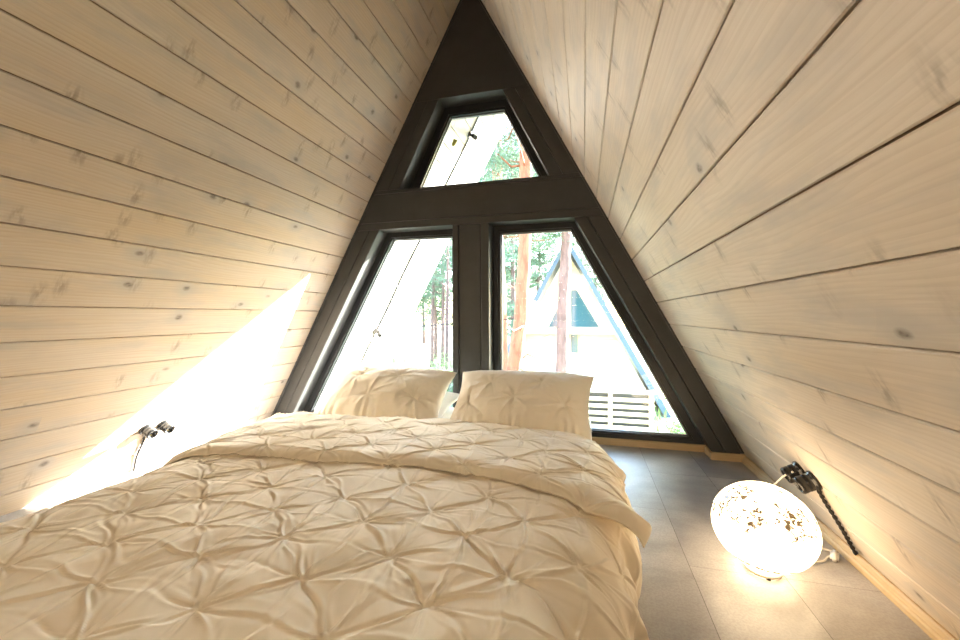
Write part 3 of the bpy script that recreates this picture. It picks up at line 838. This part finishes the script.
# neighbouring A-frame cabin
HY = 12.5; HX = .2; HA = 3.06
cab = empty('cabin', (HX, HY, GROUND)); tag(cab, 'neighbouring wooden A-frame cabin with blue roof edges beyond the pines', 'cabin')
HI = Matrix.Translation((-HX, -HY, -GROUND))
def csub(nm, bm, m, uvax=None, parent=cab, inv=HI):
    o = bm_obj(nm, bm, m, parent)
    if uvax is not None: box_uv(o, uvax)
    o.matrix_parent_inverse = inv; return o
kk = .545
bm = bmesh.new()
zs = np.arange(GROUND + .15, HA - .25, .16)
for zz in zs:
    z1 = zz + .152; w0, w1 = kk * (HA - zz) - .12, kk * (HA - z1) - .12
    if w1 < .03: break
    prism(bm, [(HX - w0, zz), (HX + w0, zz), (HX + w1, z1), (HX - w1, z1)], HY + .7, HY + .82)
csub('gable_wall', bm, M_HOUSE, 0)
for s in (-1, 1):
    bm = bmesh.new(); w0, w1 = kk * (HA - GROUND), 0
    dx = .10
    prism(bm, [(HX + s * w1, HA + .12), (HX + s * (w1), HA - .04), (HX + s * w0, GROUND + .0), (HX + s * (w0 + dx), GROUND + .0)], HY + .03, HY + 7)
    csub('roof', bm, M_ROOF)
    bm = bmesh.new(); prism(bm, [(HX + s * 0, HA + .14), (HX + s * 0, HA - .10), (HX + s * (w0 - .07), GROUND), (HX + s * (w0 + .12), GROUND)], HY, HY + .03)
    csub('roof_edge', bm, M_HTRIM)
def hwin(poly):
    root = None
    bm = bmesh.new(); ring(bm, poly, offset_poly(poly, .06), HY + .66, HY + .72); f = csub('window_frame', bm, M_DECK)
    bm = bmesh.new(); prism(bm, poly, HY + .69, HY + .705); o = csub('window_pane', bm, M_HGLASS, None, f, Matrix.Identity(4)); o.parent = f
    return f
hwin([(HX + .10, 1.62), (HX + .28, 1.62), (HX + .98, .42), (HX + .10, .42)])
hwin([(HX - .16, 1.10), (HX - .30, 1.10), (HX - .62, .42), (HX - .16, .42)])
hwin([(HX + .10, .20), (HX + .32, .20), (HX + .32, -.42), (HX + .10, -.42)])
bm = bmesh.new(); box(bm, (HX, HY + .2, -.02 + .30), (1.35 * 2, .9, .10), bev=.01); csub('balcony', bm, M_DECK)

# slatted timber railing in front of the cabin
rl = empty('slatted_railing', (1.3, 9.2, GROUND)); tag(rl, 'low pale timber railing of horizontal slats outside the right window', 'railing')
RI = Matrix.Translation((-1.3, -9.2, -GROUND))
for x in (.15, 1.27, 2.12):
    bm = bmesh.new(); box(bm, (x, 9.25, (GROUND - .9) / 2), (.09, .09, -.9 - GROUND), bev=.008); o = bm_obj('post', bm, M_DECK, rl); o.matrix_parent_inverse = RI
for k in range(6):
    bm = bmesh.new(); box(bm, (1.12, 9.19, -1.06 - k * .155), (2.1, .03, .085), bev=.005); o = bm_obj('slat', bm, M_DECK, rl); o.matrix_parent_inverse = RI
bm = bmesh.new(); box(bm, (1.12, 9.32, -1.5), (2.0, .03, 1.1), bev=.004); o = bm_obj('shade_panel', bm, M_DARK, rl); o.matrix_parent_inverse = RI; o['label'] = 'added dark panel standing for the shade behind the slats'  # added dark panel: the shade in the slat gaps built as a surface
bm = bmesh.new(); box(bm, (1.12, 9.22, -.88), (2.2, .15, .05), bev=.006); o = bm_obj('handrail', bm, M_DECK, rl); o.matrix_parent_inverse = RI

# ------------------------------------------------------------------ light
def look(o, d): o.rotation_euler = Vector(d).to_track_quat('-Z', 'Y').to_euler()
SUND = Vector((-2.324, -2.65, -.936)).normalized()
ld = bpy.data.lights.new('sun', 'SUN'); ld.energy = 62; ld.angle = math.radians(.6); ld.color = (1, .97, .93)
so = link(bpy.data.objects.new('sun', ld)); look(so, SUND); so.location = (8, 9, 5)
# added warm fill light for the bed, behind the camera, no lamp built around it
pl = bpy.data.lights.new('warm_fill', 'POINT'); pl.energy = 6; pl.shadow_soft_size = .12; pl.color = (1, .77, .52)
po = link(bpy.data.objects.new('warm_fill', pl)); po.location = (.0, -.65, .9)

w = bpy.data.worlds.new('world'); SC.world = w; w.use_nodes = True
nt = w.node_tree; nt.nodes.clear()
out = nd(nt, 'ShaderNodeOutputWorld'); bg = nd(nt, 'ShaderNodeBackground'); sky = nd(nt, 'ShaderNodeTexSky')
sky.sky_type = 'NISHITA'; sky.sun_disc = False; sky.sun_elevation = math.radians(30); sky.sun_rotation = math.radians(42)
sky.air_density = 1.3; sky.dust_density = .6; sky.ozone_density = 1.6
bg.inputs[1].default_value = 1.25
lk(nt, sky.outputs[0], bg.inputs[0]); lk(nt, bg.outputs[0], out.inputs[0])

# ------------------------------------------------------------------ camera
F_PX, YAW, PITCH, ROLL = 395.345, .2565, -.0110, -.0035
f = Vector((-math.sin(YAW) * math.cos(PITCH), math.cos(YAW) * math.cos(PITCH), math.sin(PITCH)))
r0 = Vector((math.cos(YAW), math.sin(YAW), 0)); u0 = r0.cross(f)
r = r0 * math.cos(ROLL) + u0 * math.sin(ROLL); u = -r0 * math.sin(ROLL) + u0 * math.cos(ROLL)
cd = bpy.data.cameras.new('camera'); cd.sensor_width = 36; cd.sensor_fit = 'HORIZONTAL'; cd.lens = F_PX / 960 * 36; cd.clip_start = .02; cd.clip_end = 300
co = link(bpy.data.objects.new('camera', cd))
co.matrix_world = Matrix(((r.x, u.x, -f.x, .6994), (r.y, u.y, -f.y, 0), (r.z, u.z, -f.z, .8), (0, 0, 0, 1)))
SC.camera = co

vs = SC.view_settings; SC.display_settings.display_device = 'sRGB'
vs.view_transform = 'Standard'; vs.look = 'None'; vs.gamma = 1; vs.exposure = 1.5; vs.use_curve_mapping = False
SC.cycles.use_denoising = True; SC.cycles.max_bounces = 12; SC.cycles.diffuse_bounces = 8; SC.cycles.transparent_max_bounces = 16
SC.cycles.sample_clamp_indirect = 8
